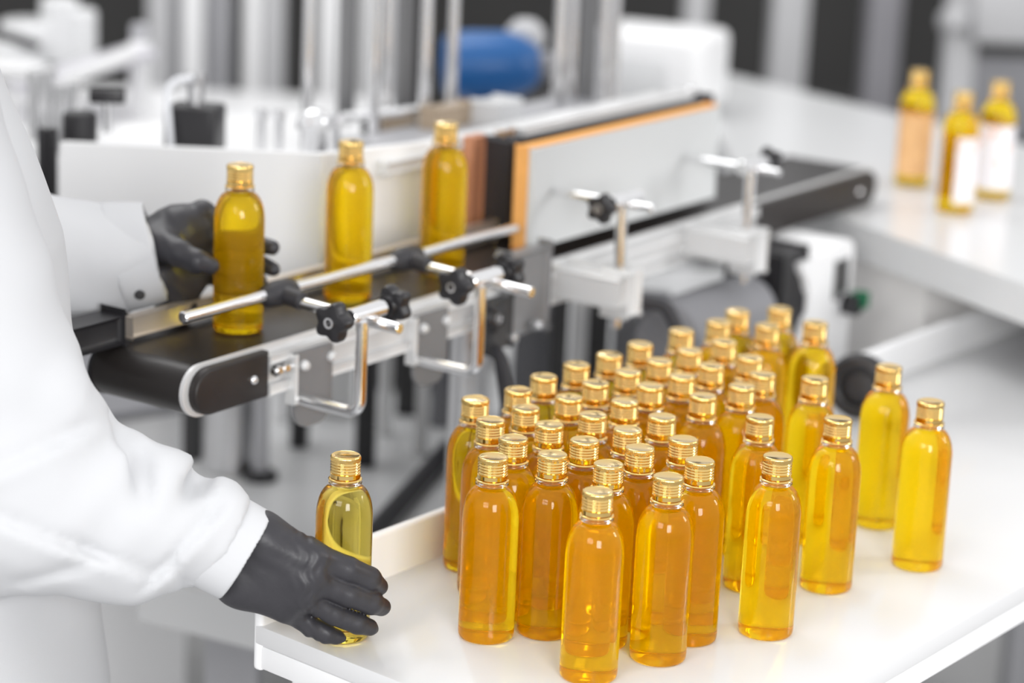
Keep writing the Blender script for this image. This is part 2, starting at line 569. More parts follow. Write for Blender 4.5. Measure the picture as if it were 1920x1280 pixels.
S0, S1, ZT, ZB = -.173, 1.155, .168, .122
cvr = thing('conveyor', 'black belt conveyor with aluminium frame and chrome guide rails carrying amber bottles', 'conveyor', CV(.5, -.055, -.22))
def stadium(t, r, n=14, s0=S0, s1=S1):
    zc = (ZT + ZB) / 2
    pts = []
    for k in range(n + 1):
        a = math.pi / 2 + math.pi * k / n
        pts.append(CV(s0 + .023 + r * math.cos(a), t, zc + r * math.sin(a)))
    for k in range(n + 1):
        a = -math.pi / 2 + math.pi * k / n
        pts.append(CV(s1 - .023 + r * math.cos(a), t, zc + r * math.sin(a)))
    return pts
bm = B(); prism(bm, stadium(-.004, .023), VN * -.104); obj('belt', bm, M['belt'], cvr)
bm = B(); prism(bm, stadium(0, .0236), VN * -.004); obj('side_frame', bm, M['alu'], cvr)
bm = B(); prism(bm, stadium(-.108, .0236), VN * -.004); obj('side_frame', bm, M['black'], cvr)
# profiled aluminium side: a face plate with two ridges between the black ends
bm = B()
box(bm, CV((-.068 + .83) / 2, .003, .145), (.898, .006, .036), RC, .001)
box(bm, CV((-.068 + .83) / 2, .006, .158), (.898, .007, .008), RC, .002)
box(bm, CV((-.068 + .83) / 2, .006, .130), (.898, .007, .010), RC, .002)
obj('side_profile', bm, M['alu'], cvr)
def end_plate(s0, s1, nm):
    zc = .1455; r = .0212
    pts = []
    if s0 < 0:
        for k in range(13):
            a = math.pi / 2 + math.pi * k / 12
            pts.append(CV(s0 + r + r * math.cos(a), .0, zc - .001 + r * math.sin(a)))
        pts += [CV(s1, 0, zc - .001 - r), CV(s1, 0, zc - .001 + r)]
    else:
        for k in range(13):
            a = -math.pi / 2 + math.pi * k / 12
            pts.append(CV(s1 - r + r * math.cos(a), .0, zc - .001 + r * math.sin(a)))
        pts += [CV(s0, 0, zc - .001 + r), CV(s0, 0, zc - .001 - r)]
    bm = B(); prism(bm, pts, VN * .009)
    bmesh.ops.recalc_face_normals(bm, faces=bm.faces)
    es = [e for e in bm.edges if all(((v.co - CV(0, .009, 0)).dot(VN)) > -1e-5 for v in e.verts)]
    bmesh.ops.bevel(bm, geom=es, offset=.0028, segments=3, profile=.5, affect='EDGES')
    return obj('end_plate', bm, M['cap_black'], cvr)
ep = end_plate(-.166, -.067, 'end_plate')
mk('bolt', M['chrome'], ep, lathe, [(0, .0035), (.0025, .0032), (.0042, .0015), (.0044, 0), (0, 0)], CV(-.089, .009, .1436), 20, None, VN)
ep2 = end_plate(.83, 1.150, 'end_plate')
mk('bolt', M['chrome'], ep2, lathe, [(0, .0035), (.0025, .0032), (.0042, .0015), (.0044, 0), (0, 0)], CV(1.10, .009, .1436), 20, None, VN)
# belt tension screw next to the first end plate
bm = B()
cyl(bm, CV(-.066, .012, .147), CV(-.036, .012, .147), .0028, 12)
for s in (-.060, -.050): cyl(bm, CV(s - .003, .012, .147), CV(s + .003, .012, .147), .0052, 6)
obj('tension_screw', bm, M['chrome'], cvr)

def star_knob(parent, c, axis, R=.0185, thick=.015):
    """five lobed hand knob with a metal core and a hub behind"""
    axis = Vector(axis).normalized(); c = Vector(c)
    u, v = ring_frame(axis)
    bm = B()
    n = 60
    def rr(a): return R * (.86 + .14 * math.cos(5 * a))
    rings = []
    for (f, z) in ((.0, thick), (.80, thick), (.93, thick - .0008), (1, thick - .0035), (1, .003), (.93, .0005), (.55, 0), (.52, -.006), (0, -.006)):
        if f == 0: rings.append([bm.verts.new(c + axis * z)])
        else:
            rings.append([bm.verts.new(c + axis * z + (u * math.cos(2 * math.pi * k / n) + v * math.sin(2 * math.pi * k / n)) * (rr(2 * math.pi * k / n) * f if f > .6 else R * f)) for k in range(n)])
    for a, b in zip(rings, rings[1:]):
        for k in range(n):
            k2 = (k + 1) % n
            if len(a) == 1: bm.faces.new((a[0], b[k], b[k2]))
            elif len(b) == 1: bm.faces.new((a[k], b[0], a[k2]))
            else: bm.faces.new((a[k], a[k2], b[k2], b[k]))
    kn = obj('clamp_knob', bm, M['black'], parent)
    bm = B(); lathe(bm, [(0, thick + .0002), (.0025, thick - .0008), (.0032, thick + .0008), (.0050, thick + .0008), (.0055, thick - .001), (0, thick - .001)], c, 24, None, axis)
    return kn, bm

def rail_bracket(ps, js, hs, tend, zrail, bolts):
    """plate on the frame, J shaped rod, cross clamp with two knobs, cross rod and rail holder"""
    z0, z1, w = .085, .158, .054
    pts = [CV(ps, .0100, z1), CV(ps, .0100, z0 + .020)]
    for k in range(9):
        a = math.pi + math.pi * .5 * k / 8
        pts.append(CV(ps + .020 + .020 * math.cos(a), .0100, z0 + .020 + .020 * math.sin(a)))
    for k in range(9):
        a = 1.5 * math.pi + math.pi * .5 * k / 8
        pts.append(CV(ps + w - .020 + .020 * math.cos(a), .0100, z0 + .020 + .020 * math.sin(a)))
    pts.append(CV(ps + w, .0100, z1))
    bm = B(); prism(bm, pts, VN * .004)
    pl = obj('bracket_plate', bm, M['zinc'], cvr)
    bm = B(); box(bm, CV(ps - .0016, .011, .134), (.0040, .010, .046), RC, .0008); obj('edge_strip', bm, M['alu'], pl)
    for s, z in bolts:
        mk('bolt', M['alu'], pl, lathe, [(0, .006), (.003, .0055), (.0048, .003), (.0050, 0), (0, 0)], CV(s, .0138, z), 20, None, VN)
    bm = B()
    sweep(bm, rounded([CV(js, .008, .1145), CV(js, .084, .1145), CV(js, .084, zrail - .004)], .013), .0056, 16)
    obj('bent_rod', bm, M['chrome'], cvr)
    bm = B(); cyl(bm, CV(hs, -.020, zrail - .004), CV(hs, tend, zrail - .009), .0055, 16, .001)
    obj('cross_rod', bm, M['chrome'], cvr)
    # clamp: a round bar along the belt that joins both rods
    zc = zrail + .002
    bm = B(); cyl(bm, CV(js - .014, .080, zc), CV(js + .034, .080, zc), .0078, 20, .001)
    cl = obj('cross_clamp', bm, M['chrome'], cvr)
    for c, ax in ((CV(js - .028, .080, zc), -VA), (CV(js + .044, .080, zc), VA)):
        kn, core = star_knob(cl, c, ax)
        obj('knob_core', core, M['chrome'], cl)
    # rail holder: egg shaped black grip on the rail
    bm = B()
    c = CV(hs, -.027, zrail)
    for r_, f in ((1, 1),):
        lathe(bm, [(0, -.024), (.006, -.0235), (.0095, -.019), (.0115, -.010), (.0120, 0), (.0115, .010), (.0095, .019), (.006, .0235), (0, .024)], c, 24, None, VA)
    cyl(bm, c, CV(hs, .002, zrail - .003), .0085, 20, .002)
    obj('rail_holder', bm, M['blacksoft'], cvr)
rail_bracket(-.036, -.031, -.012, .112, .2035, ((-.0245, .1450), (.0150, .1455), ))
rail_bracket(.146, .152, .183, .122, .2035, ((.158, .1450), (.1960, .1455)))
bm = B(); cyl(bm, CV(-.144, -.027, .2045), CV(.372, -.027, .2045), .0056, 18, .0012)
obj('guide_rail', bm, M['chrome'], cvr)
bm = B(); box(bm, CV(.15, -.098, .182), (.57, .006, .019), RC, .0025)
obj('rear_guide_rail', bm, M['beige'], cvr)
bm = B(); box(bm, CV(-.184, -.104, .183), (.070, .018, .026), RC, .006, 3)
obj('rail_end_block', bm, M['black'], cvr)

# foam press board with its two posts
bm = B(); box(bm, CV(.575, -.0185, .234), (.385, .006, .105), RC, .0015)
pb = obj('press_board', bm, M['greyboard'], cvr)
bm = B(); box(bm, CV(.575, -.0285, .2345), (.387, .0135, .1075), RC, .002)
obj('foam_backing', bm, M['foam'], pb)
for (s, blk) in ((.416, .36), (.686, .63)):
    bm = B()
    cyl(bm, CV(s, .075, .108), CV(s, .075, .250), .0055, 16, .001)
    post = obj('press_post', bm, M['chrome'], cvr)
    bm = B(); cyl(bm, CV(s + .006, -.012, .238), CV(s + .006, .108, .238), .0042, 14, .001)
    obj('press_rod', bm, M['chrome'], cvr)
    bm = B(); cyl(bm, CV(s - .022, .075, .242), CV(s + .03, .075, .242), .0085, 18, .0015)
    cl = obj('press_clamp', bm, M['chrome'], cvr)
    if s < .5: kn, core = star_knob(cl, CV(s - .034, .075, .240), -VA, .0165, .013)
    else: kn, core = star_knob(cl, CV(s + .036, .075, .242), VA, .0165, .013)
    obj('knob_core', core, M['chrome'], cl)
    bm = B()
    box(bm, CV(s - .004, .045, .150), (.036, .085, .028), RC, .004)
    box(bm, CV(s + .002, .078, .146), (.026, .026, .044), RC, .004)
    obj('post_block', bm, M['alu'], cvr)
bm = B(); box(bm, CV(.336, .011, .150), (.075, .006, .085), RC, .006, 3)
box(bm, CV(.297, .014, .150), (.007, .012, .085), RC, .002)
pl3 = obj('bracket_plate', bm, M['zinc'], cvr)
bm = B(); box(bm, CV(.28, .014, .128), (.036, .016, .050), RC, .003); obj('sensor_block', bm, M['dark'], cvr)
for s, z in ((.272, .132), (.300, .110), (.345, .115)):
    bm = B(); lathe(bm, [(0, .010), (.004, .009), (.006, .004), (.006, 0), (0, 0)], CV(s, .020, z), 16, None, VN); obj('bolt', bm, M['chrome'], cvr)
# black knob below the frame near the sensor
star = star_knob(cvr, CV(.262, .020, .138), VN, .016, .012); obj('knob_core', star[1], M['chrome'], cvr)
# stands of the conveyor
for s in (.33, .93):
    bm = B(); cyl(bm, CV(s, -.055, -.215), CV(s, -.055, .122), .0155, 24)
    col_ = obj('stand_column', bm, M['steel'], cvr)
    bm = B(); lathe(bm, [(0, .014), (.020, .014), (.026, .010), (.028, 0), (0, 0)], CV(s, -.055, -.22), 28); obj('stand_foot', bm, M['black'], col_)

# ================================================================== MACHINE BENCH, CABINETS
bench = thing('machine_bench', 'pale grey low bench under the conveyor, behind the white bottle table', 'bench', (.2, 3.1, 0))
poly = [(-.40, 2.62), (-.10, 2.46), (.10, 2.42), (.62, 3.12), (1.0, 3.7), (.5, 4.3), (-.42, 4.1)]
bm = B(); prism(bm, [P3(x, y, -.22) for x, y in poly], EZ * -.05); obj('bench_top', bm, M['lightgrey'], bench)
for x, y in ((-.30, 2.68), (.05, 2.52), (.8, 3.6), (-.35, 3.9)):
    bm = B(); box(bm, P3(x, y, -.51), (.06, .06, .48), None, .004); obj('leg', bm, M['grey'], bench)
# ================================================================== FAR TABLE WITH LABELLED BOTTLES
ft = thing('collecting_table', 'glossy pale grey table behind the conveyor end with three labelled bottles', 'table', (.8, 3.4, 0))
poly = [(.30, 3.30), (.66, 2.60), (1.35, 2.60), (1.25, 2.90), (.70, 3.75), (.27, 4.36)]
bm = B(); prism(bm, [P3(x, y, .12) for x, y in poly], EZ * -.045); obj('tabletop', bm, M['lightgrey'], ft)
q_ = TB(-.05, 1.80, 0)
bm = B(); wall_strip(bm, [Vector((.335, 3.31, 0)), Vector((.497, 2.968, 0)), Vector((q_.x, q_.y, 0))], [-.215] * 3, [.074] * 3, .016)
obj('front_panel', bm, M['cream'], ft)
for x, y, zb in ((.36, 3.9, -.22), (1.2, 2.72, -.75), (1.15, 2.95, -.75)):
    bm = B(); box(bm, P3(x, y, (zb + .076) / 2), (.05, .05, .076 - zb), None, .004); obj('leg', bm, M['grey'], ft)
def labelled(x, y, z, label, tone, mt='label'):
    b = place_bottle(x, y, z, label, 'labelled bottles on the far table')
    bm = B(); n = 40
    a0 = -3.6; a1 = 1.5
    vs = []
    for k in range(n + 1):
        a = a0 + (a1 - a0) * k / n
        vs.append([(math.cos(a), math.sin(a))])
    q = []
    for (zz, rr) in ((.014, .0234), (.098, .0234), (.098, .0231), (.014, .0231)):
        q.append([bm.verts.new((v[0][0] * rr, v[0][1] * rr, zz)) for v in vs])
    for i in range(4):
        A, C_ = q[i], q[(i + 1) % 4]
        for k in range(n): bm.faces.new((A[k], A[k + 1], C_[k + 1], C_[k]))
    for k in (0, n): bm.faces.new([q[i][k] for i in range(4)])
    o = bpy.data.objects.new('label', finish(bm)); COL.objects.link(o); o.data.materials.append(M[mt])
    o.parent = b
    o.rotation_euler.z = tone - b.rotation_euler.z
for (px, py), lab, tw in (((1708, 345), 'labelled amber bottle on the far table, the one closest to the conveyor end', .6),
                      ((1788, 396), 'labelled amber bottle on the far table, standing in front of the other two', 1.75),
                      ((1858, 370), 'labelled amber bottle on the far table, the outermost of the three', .3)):
    r = at(px, py, 3.0); o_ = Vector((0, 0, TZ + .7605)); k = (TZ + .1203 - o_.z) / (r - o_).z
    p = o_ + (r - o_) * k
    labelled(p.x, p.y, .1203, lab, tw, 'label' if px > 1750 else 'label_orange')

# ================================================================== LABELLING MACHINE behind the belt
lm = thing('labelling_machine', 'white labelling machine with chrome rods standing behind the conveyor belt', 'machine', CV(.33, -.30, -.22))
A = at(112, 300, 2.62); A.z = 0
Bc = CV(.195, -.145, 0); Bc.z = 0
Cc = CV(.46, -.145, 0); Cc.z = 0
bm = B(); wall_strip(bm, [A, A.lerp(Bc, .5), A.lerp(Bc, .9), Bc, Bc.lerp(Cc, .5), Cc], [.09, .09, .12, .172, .172, .172], [.262, .275, .286, .288, .280, .272], .012)
obj('front_cover', bm, M['panelw'], lm)
# top deck behind the cover
bm = B(); prism(bm, [A + EZ * (TZ + .235) + Vector((.015, .014, 0)), Bc + EZ * (TZ + .235) + Vector((0, .017, 0)), Cc + EZ * (TZ + .235) + Vector((-.012, .014, 0)), Cc + EZ * (TZ + .235) + Vector((-.22, .33, 0)), A + EZ * (TZ + .235) + Vector((.02, .28, 0))], EZ * -.02)
obj('deck', bm, M['panelw'], lm)
bm = B(); box(bm, CV(.33, -.31, .145), (.24, .26, .14), RC, .01); obj('machine_body', bm, M['lightgrey'], lm)
# copper peel strip and black belt board
bm = B(); box(bm, CV(.423, -.118, .235), (.022, .012, .095), RC, .001); obj('peel_strip', bm, M['copper'], lm)
bm = B(); box(bm, CV(.65, -.098, .2325), (.430, .030, .094), RC, .004)
wb = obj('wrap_belt', bm, M['blacksoft'], lm)
bm = B(); box(bm, CV(.655, -.100, .2835), (.355, .016, .009), RC, .003, 3); obj('belt_cover', bm, M['alu'], wb)
for s in (.445, .462, .848):
    bm = B(); cyl(bm, CV(s, -.10, .279), CV(s, -.10, .291), .007, 16, .002); obj('belt_bolt', bm, M['chrome'], wb)
bm = B(); box(bm, CV(.66, -.22, .17), (.44, .20, .15), RC, .006); obj('drive_housing', bm, M['grey'], lm)
bm = B(); box(bm, CV(.60, -.16, .262), (.62, .05, .012), RC, .003); obj('cross_bar', bm, M['alu'], lm)

# chrome uprights
for px, py, Y, r in ((575, 200, 2.82, .0065), (648, 210, 3.05, .011), (700, 210, 2.86, .006), (722, 205, 2.95, .006), (756, 205, 3.02, .011), (795, 205, 2.92, .0075), (845, 205, 3.0, .007), (1045, 195, 3.05, .0085), (1068, 192, 3.09, .006), (1098, 185, 3.2, .012), (1128, 178, 3.12, .0075), (1148, 176, 3.16, .006)):
    p = at(px, py, Y)
    bm = B(); cyl(bm, (p.x, p.y, TZ + .22), (p.x, p.y, TZ + .75), r, 20, .001)
    obj('upright_rod', bm, M['chrome'] if r < .010 else M['zinc'], lm)
# horizontal rail the rods stand on, dark beam, tan plate, pale valve block
p0, p1 = at(620, 222, 2.84), at(800, 205, 2.92)
bm = B(); cyl(bm, p0, p1, .006, 16); obj('tie_bar', bm, M['chrome'], lm)
p = at(838, 232, 2.92); bm = B(); box(bm, p, (.075, .02, .044), RC, .003); obj('dark_bracket', bm, M['tan'], lm)
p = at(748, 248, 2.94); bm = B(); box(bm, p, (.042, .02, .042), None, .002); obj('tan_plate', bm, M['tan'], lm)
p = at(700, 255, 2.98); bm = B(); box(bm, p, (.03, .03, .05), None, .002); obj('dark_post', bm, M['dark'], lm)
p = at(930, 222, 2.95); bm = B(); box(bm, p, (.045, .035, .042), RC, .004); obj('valve_block', bm, M['lightgrey'], lm)
# dome roller with bolts
p = at(588, 250, 2.66)
bm = B(); lathe(bm, [(0, .027), (.008, .026), (.014, .022), (.0175, .016), (.018, .013), (.019, .012), (.019, .006), (.0145, .005), (.0145, -.05), (0, -.05)], p, 32); obj('dome_roller', bm, M['chrome'], lm)
for px, py in ((490, 242), (522, 245), (628, 250)):
    p = at(px, py, 2.70)
    bm = B(); cyl(bm, p - EZ * .03, p + EZ * .016, .0055, 16, .001); cyl(bm, p + EZ * .012, p + EZ * .022, .008, 6); obj('stud', bm, M['chrome'], lm)
# small black motor with fitting and milky hose on the deck
p = at(366, 232, 2.74)
bm = B(); box(bm, p - EZ * .004, (.058, .05, .052), (Vector((.98, -.17, 0)), Vector((.17, .98, 0)), EZ), .005, 3)
mo = obj('sensor_motor', bm, M['black'], lm)
bm = B(); cyl(bm, p + EZ * .021, p + EZ * .046, .009, 20, .001); cyl(bm, p + EZ * .044, p + EZ * .056, .0115, 6, .001); obj('fitting', bm, M['steel'], mo)
bm = B(); sweep(bm, rounded([p + Vector((-.002, -.01, .052)), p + Vector((-.030, -.02, .050)), p + Vector((-.022, -.031, -.02))], .018, 8), .0035, 12); obj('hose', bm, M['tubing'], mo)
p = at(150, 230, 2.72)
bm = B(); cyl(bm, p - EZ * .022, p + EZ * .012, .019, 28, .003); obj('adjuster_drum', bm, M['black'], lm)
p = at(201, 180, 2.74)
bm = B(); box(bm, p, (.040, .012, .016), (Vector((.99, .1, 0)), Vector((-.1, .99, 0)), EZ), .003); lv = obj('lever_handle', bm, M['black'], lm)
bm = B(); cyl(bm, p - EZ * .04, p - EZ * .006, .0045, 14); obj('lever_stem', bm, M['chrome'], lv)
for px, py, r in ((112, 190, .008), (140, 185, .0075), (70, 165, .011), (92, 160, .008)):
    p = at(px, py, 2.85); bm = B(); cyl(bm, p - EZ * .06, p + EZ * .022, r, 18, .003); obj('steel_pin', bm, M['chrome'], lm)
for px, py, r in ((80, 290, .006), (98, 290, .006)):
    p = at(px, py, 2.70); bm = B(); cyl(bm, p - EZ * .06, p + EZ * .03, r, 16, .002); obj('black_pin', bm, M['black'], lm)

# ================================================================== SPEED CONTROL BOX AND GEAR MOTOR under the conveyor
sb = thing('speed_control_box', 'white control box with green knob hanging under the conveyor', 'control box', CV(.87, .05, -.06))
bm = B(); box(bm, CV(.795, .045, .062), (.06, .07, .13), RC, .004); obj('back_plate', bm, M['black'], sb)
pts = [CV(.825, .088, -.06), CV(.935, .088, -.06), CV(.935, .088, .106)]
for k in range(7):
    a = math.pi / 2 * k / 6
    pts.append(CV(.915 + .020 * math.cos(a), .088, .104 + .020 * math.sin(a)))
pts += [CV(.895, .088, .123), CV(.87, .088, .116), CV(.80, .088, .113)]
for k in range(9):
    a = math.pi / 2 * .75 - math.pi * .75 * k / 8
    pts.append(CV(.790 + .036 * math.cos(a), .088, .060 + .046 * math.sin(a)))
bm = B(); prism(bm, pts, VN * -.08)
hs = obj('housing', bm, M['panelw'], sb)
bm = B(); box(bm, CV(.902, .0885, .078), (.030, .004, .046), RC, .001); obj('display', bm, M['screen'], sb)
bm = B(); cyl(bm, CV(.908, .088, .047), CV(.908, .094, .047), .015, 24, .001); obj('dial_ring', bm, M['chrome'], sb)
bm = B(); cyl(bm, CV(.914, .094, .046), CV(.914, .112, .046), .013, 24, .003); kb = obj('dial_knob', bm, M['black'], sb)
bm = B(); box(bm, CV(.921, .108, .052), (.011, .012, .014), RC, .003); gk = obj('dial_marker', bm, M['green'], kb); tag(gk, 'green face of the dial knob')
gm = thing('gear_motor', 'grey rounded gear motor tucked below the conveyor beside the control box', 'motor', CV(.66, .05, .0))
bm = B(); cyl(bm, CV(.56, .045, .060), CV(.762, .045, .060), .042, 36, .012); obj('motor_body', bm, M['midgrey'], gm)
bm = B(); cyl(bm, CV(.55, .045, .016), CV(.762, .045, .016), .020, 24, .004); obj('mounting_foot', bm, M['black'], gm)
# cables under the conveyor
for nm, pts, lab in (('cable', [CV(.47, .055, .125), CV(.50, .085, .118), CV(.50, .11, .08), CV(.49, .115, -.215)], 'thick black cable bending down beside the press post'),
                ('cable', [CV(.27, .0, .105), CV(.27, .03, .10), CV(.25, .055, .055), CV(.22, .06, -.215)], 'black cable hanging under the middle of the conveyor')):
    bm = B(); sweep(bm, rounded(pts, .018, 8), .0075, 14)
    tag(obj(nm, bm, M['blacksoft']), lab, 'cable')
hw = thing('hand_wheel', 'black round hand wheel standing behind the table near the rear bottles', 'hand wheel', TB(-.06, .74, -.04))
p = at(1612, 724, 2.60)
ax = Vector((-.35, -.93, .1))
bm = B(); lathe(bm, [(.020, .010), (.024, .012), (.032, .010), (.036, 0), (.032, -.010), (.024, -.012), (.020, -.010), (.020, .010)], p, 40, None, ax); bmesh.ops.remove_doubles(bm, verts=bm.verts, dist=1e-6)
obj('rim', bm, M['black'], hw)
bm = B(); lathe(bm, [(0, .006), (.010, .007), (.0205, .002), (.0205, -.004), (0, -.004)], p, 32, None, ax); obj('hub', bm, M['blacksoft'], hw)
bm = B(); cyl(bm, p - ax.normalized() * .004, Vector((p.x, p.y, p.z)) - ax.normalized() * .12, .008, 16); obj('shaft', bm, M['steel'], hw)

# ================================================================== LEGS / CABINETS UNDER THE CONVEYOR
cb = thing('grey_top_cabinet', 'low white cabinet with grey top at the left behind the worker', 'cabinet', (-.6, 3.4, 0))
q = [at(345, 770, 2.72), at(130, 805, 2.66), at(60, 640, 3.05), at(300, 640, 3.02)]
zt = TZ - .20
bm = B(); prism(bm, [Vector((-.425, 3.24, zt)), Vector((-.60, 3.10, zt)), Vector((-.80, 3.40, zt)), Vector((-.70, 3.80, zt)), Vector((-.50, 3.75, zt))], EZ * -.012); obj('cabinet_top', bm, M['midgrey'], cb)
bm = B(); prism(bm, [Vector((-.430, 3.243, zt - .012)), Vector((-.60, 3.107, zt - .012)), Vector((-.79, 3.40, zt - .012)), Vector((-.70, 3.78, zt - .012)), Vector((-.505, 3.73, zt - .012))], EZ * -(zt - .012)); obj('cabinet_body', bm, M['panelw'], cb)
fr = thing('machine_stand', 'metal stand with black and grey posts standing on the low bench below the conveyor', 'stand', (-.2, 3.1, TZ - .22))
for px, Y, w, d_, z1, m_, nm in ((362, 3.06, .024, .03, .06, 'dark', 'post'), (528, 3.25, .024, .03, .05, 'panelw', 'post'), (562, 3.13, .023, .03, .05, 'black', 'post'),
                          (622, 3.28, .055, .03, .05, 'alu', 'post'), (686, 3.06, .026, .03, .07, 'black', 'post'), (722, 3.2, .015, .02, .1, 'alu', 'post'), (765, 3.3, .035, .03, .1, 'dark', 'post'),
                          (790, 3.12, .016, .02, .1, 'alu', 'post'), (826, 3.25, .030, .03, .1, 'midgrey', 'post'), (775, 3.42, .10, .03, .1, 'dark', 'panel'), (864, 3.1, .022, .03, .1, 'dark', 'post'), (897, 3.3, .030, .03, .1, 'panelw', 'post'), (490, 2.985, .019, .02, .05, 'grey', 'post'), (990, 3.2, .05, .03, .1, 'midgrey', 'post'), (1040, 3.05, .022, .03, .06, 'dark', 'post'), (1076, 3.1, .020, .03, .06, 'panelw', 'post'), (1112, 3.15, .028, .03, .06, 'dark', 'post'), (1160, 3.2, .030, .03, .06, 'grey', 'post'), (1215, 3.15, .040, .03, .0, 'midgrey', 'post')):
    p = at(px, 800, Y)
    bm = B(); box(bm, (p.x, p.y, TZ + (-.22 + z1) / 2), (w, d_, z1 + .22), None, .003)
    po = obj(nm, bm, M[m_], fr)
    if px == 490:
        bm = B(); lathe(bm, [(0, .012), (.016, .012), (.021, .008), (.022, 0), (0, 0)], (p.x, p.y, TZ - .22), 24); obj('foot', bm, M['black'], po)
p = at(432, 800, 3.02)
bm = B(); cyl(bm, (p.x, p.y, TZ - .22), (p.x, p.y, TZ + .05), .034, 36, .002); obj('steel_drum', bm, M['steel'], fr)
p = at(620, 700, 3.15)
bm = B(); box(bm, (p.x + .09, p.y, TZ + .04), (.62, .05, .03), None, .003); obj('cross_beam', bm, M['grey'], fr)
a_, b_ = at(840, 870, 3.10), at(690, 1055, 2.74)
bm = B(); sweep(bm, [Vector((a_.x, a_.y, TZ - .205)), Vector((b_.x, b_.y, TZ - .205))], .012, 14); tag(obj('hose', bm, M['blacksoft']), 'black hose lying across the low bench behind the held bottle', 'hose')

# ================================================================== PERSON
pers = thing('person', 'person in white lab coat and black gloves reaching for two amber bottles', 'person', (-.58, 1.97, 0))
def px_(x, y, z): return (x, y, TZ + z)
def rnd(*a): return tuple(a)

def right_glove(G):
    wr0, wr1 = px_(-.190, 1.868, .098), px_(-.2045, 1.868, .0625)
    mcp = [px_(-.1500, 1.868, .0855), px_(-.1520, 1.866, .0690), px_(-.1585, 1.867, .0535), px_(-.1690, 1.869, .0410)]
    fing = [
        [mcp[0], px_(-.1215, 1.8770, .0720), px_(-.1045, 1.8850, .0620), px_(-.0975, 1.8960, .0520)],
        [mcp[1], px_(-.1205, 1.8755, .0520), px_(-.1025, 1.8840, .0425), px_(-.0945, 1.8950, .0350)],
        [mcp[2], px_(-.1310, 1.8755, .0350), px_(-.1130, 1.8810, .0255), px_(-.1035, 1.8880, .0200)],
        [mcp[3], px_(-.1500, 1.8765, .0235), px_(-.1375, 1.8790, .0165), px_(-.1290, 1.8830, .0125)],
    ]
    rad = [[.0112, .0105, .0098, .0074], [.0108, .0102, .0094, .0072], [.0100, .0093, .0086, .0067], [.0092, .0082, .0076, .0060]]
    far0, far1 = px_(-.226, 1.868, .102), px_(-.226, 1.868, .090)
    d = smin(g_cone(G, far0, wr0, .016, .0165), g_cone(G, far1, wr1, .016, .0165), .02)
    d = smin(d, g_cone(G, wr0, mcp[0], .0165, .0120), .014)
    d = smin(d, g_cone(G, wr0, mcp[1], .0160, .0125), .014)
    d = smin(d, g_cone(G, wr1, mcp[2], .0160, .0120), .014)
    d = smin(d, g_cone(G, wr1, mcp[3], .0165, .0110), .014)
    d = smin(d, g_cone(G, px_(-.200, 1.868, .079), px_(-.158, 1.867, .066), .015, .012), .014)
    for m_ in mcp[:3]:
        d = smin(d, g_ell(G, (m_[0] + .001, m_[1] - .007, m_[2]), (.010, .006, .007)), .008)
    # thumb goes behind the bottle
    th = [px_(-.190, 1.876, .088), px_(-.173, 1.900, .080), px_(-.165, 1.926, .072), px_(-.158, 1.946, .066)]
    t_ = g_cone(G, th[0], th[1], .0145, .0110)
    t_ = smin(t_, g_cone(G, th[1], th[2], .0110, .0095), .003)
    t_ = smin(t_, g_cone(G, th[2], th[3], .0095, .0078), .003)
    out = smin(d, t_, .012)
    base = d
    for f, r in zip(fing, rad):
        q = g_cone(G, f[0], f[1], r[0], r[1])
        q = smin(q, g_cone(G, f[1], f[2], r[1], r[2]), .002)
        q = smin(q, g_cone(G, f[2], f[3], r[2], r[3]), .002)
        tip = np.array(f[3]); dr = tip - np.array(f[2]); dr = dr / np.linalg.norm(dr)
        q = smin(q, g_cone(G, tip, tuple(tip + dr * .005), r[3] * .9, r[3] * .55), .002)
        out = smin(out, smin(base, q, .007), .0015)
    # stretched film between thumb and index, wrinkles over the knuckles
    wv = np.sin(G[..., 0] * 700 + np.sin(G[..., 2] * 260) * 2.0) * np.exp(-((G[..., 0] + .150) / .010) ** 2) * .00050
    wv += np.sin((G[..., 0] * .8 + G[..., 2] * .6) * 330 + 3 * np.sin(G[..., 2] * 90)) * .00018
    return out + wv

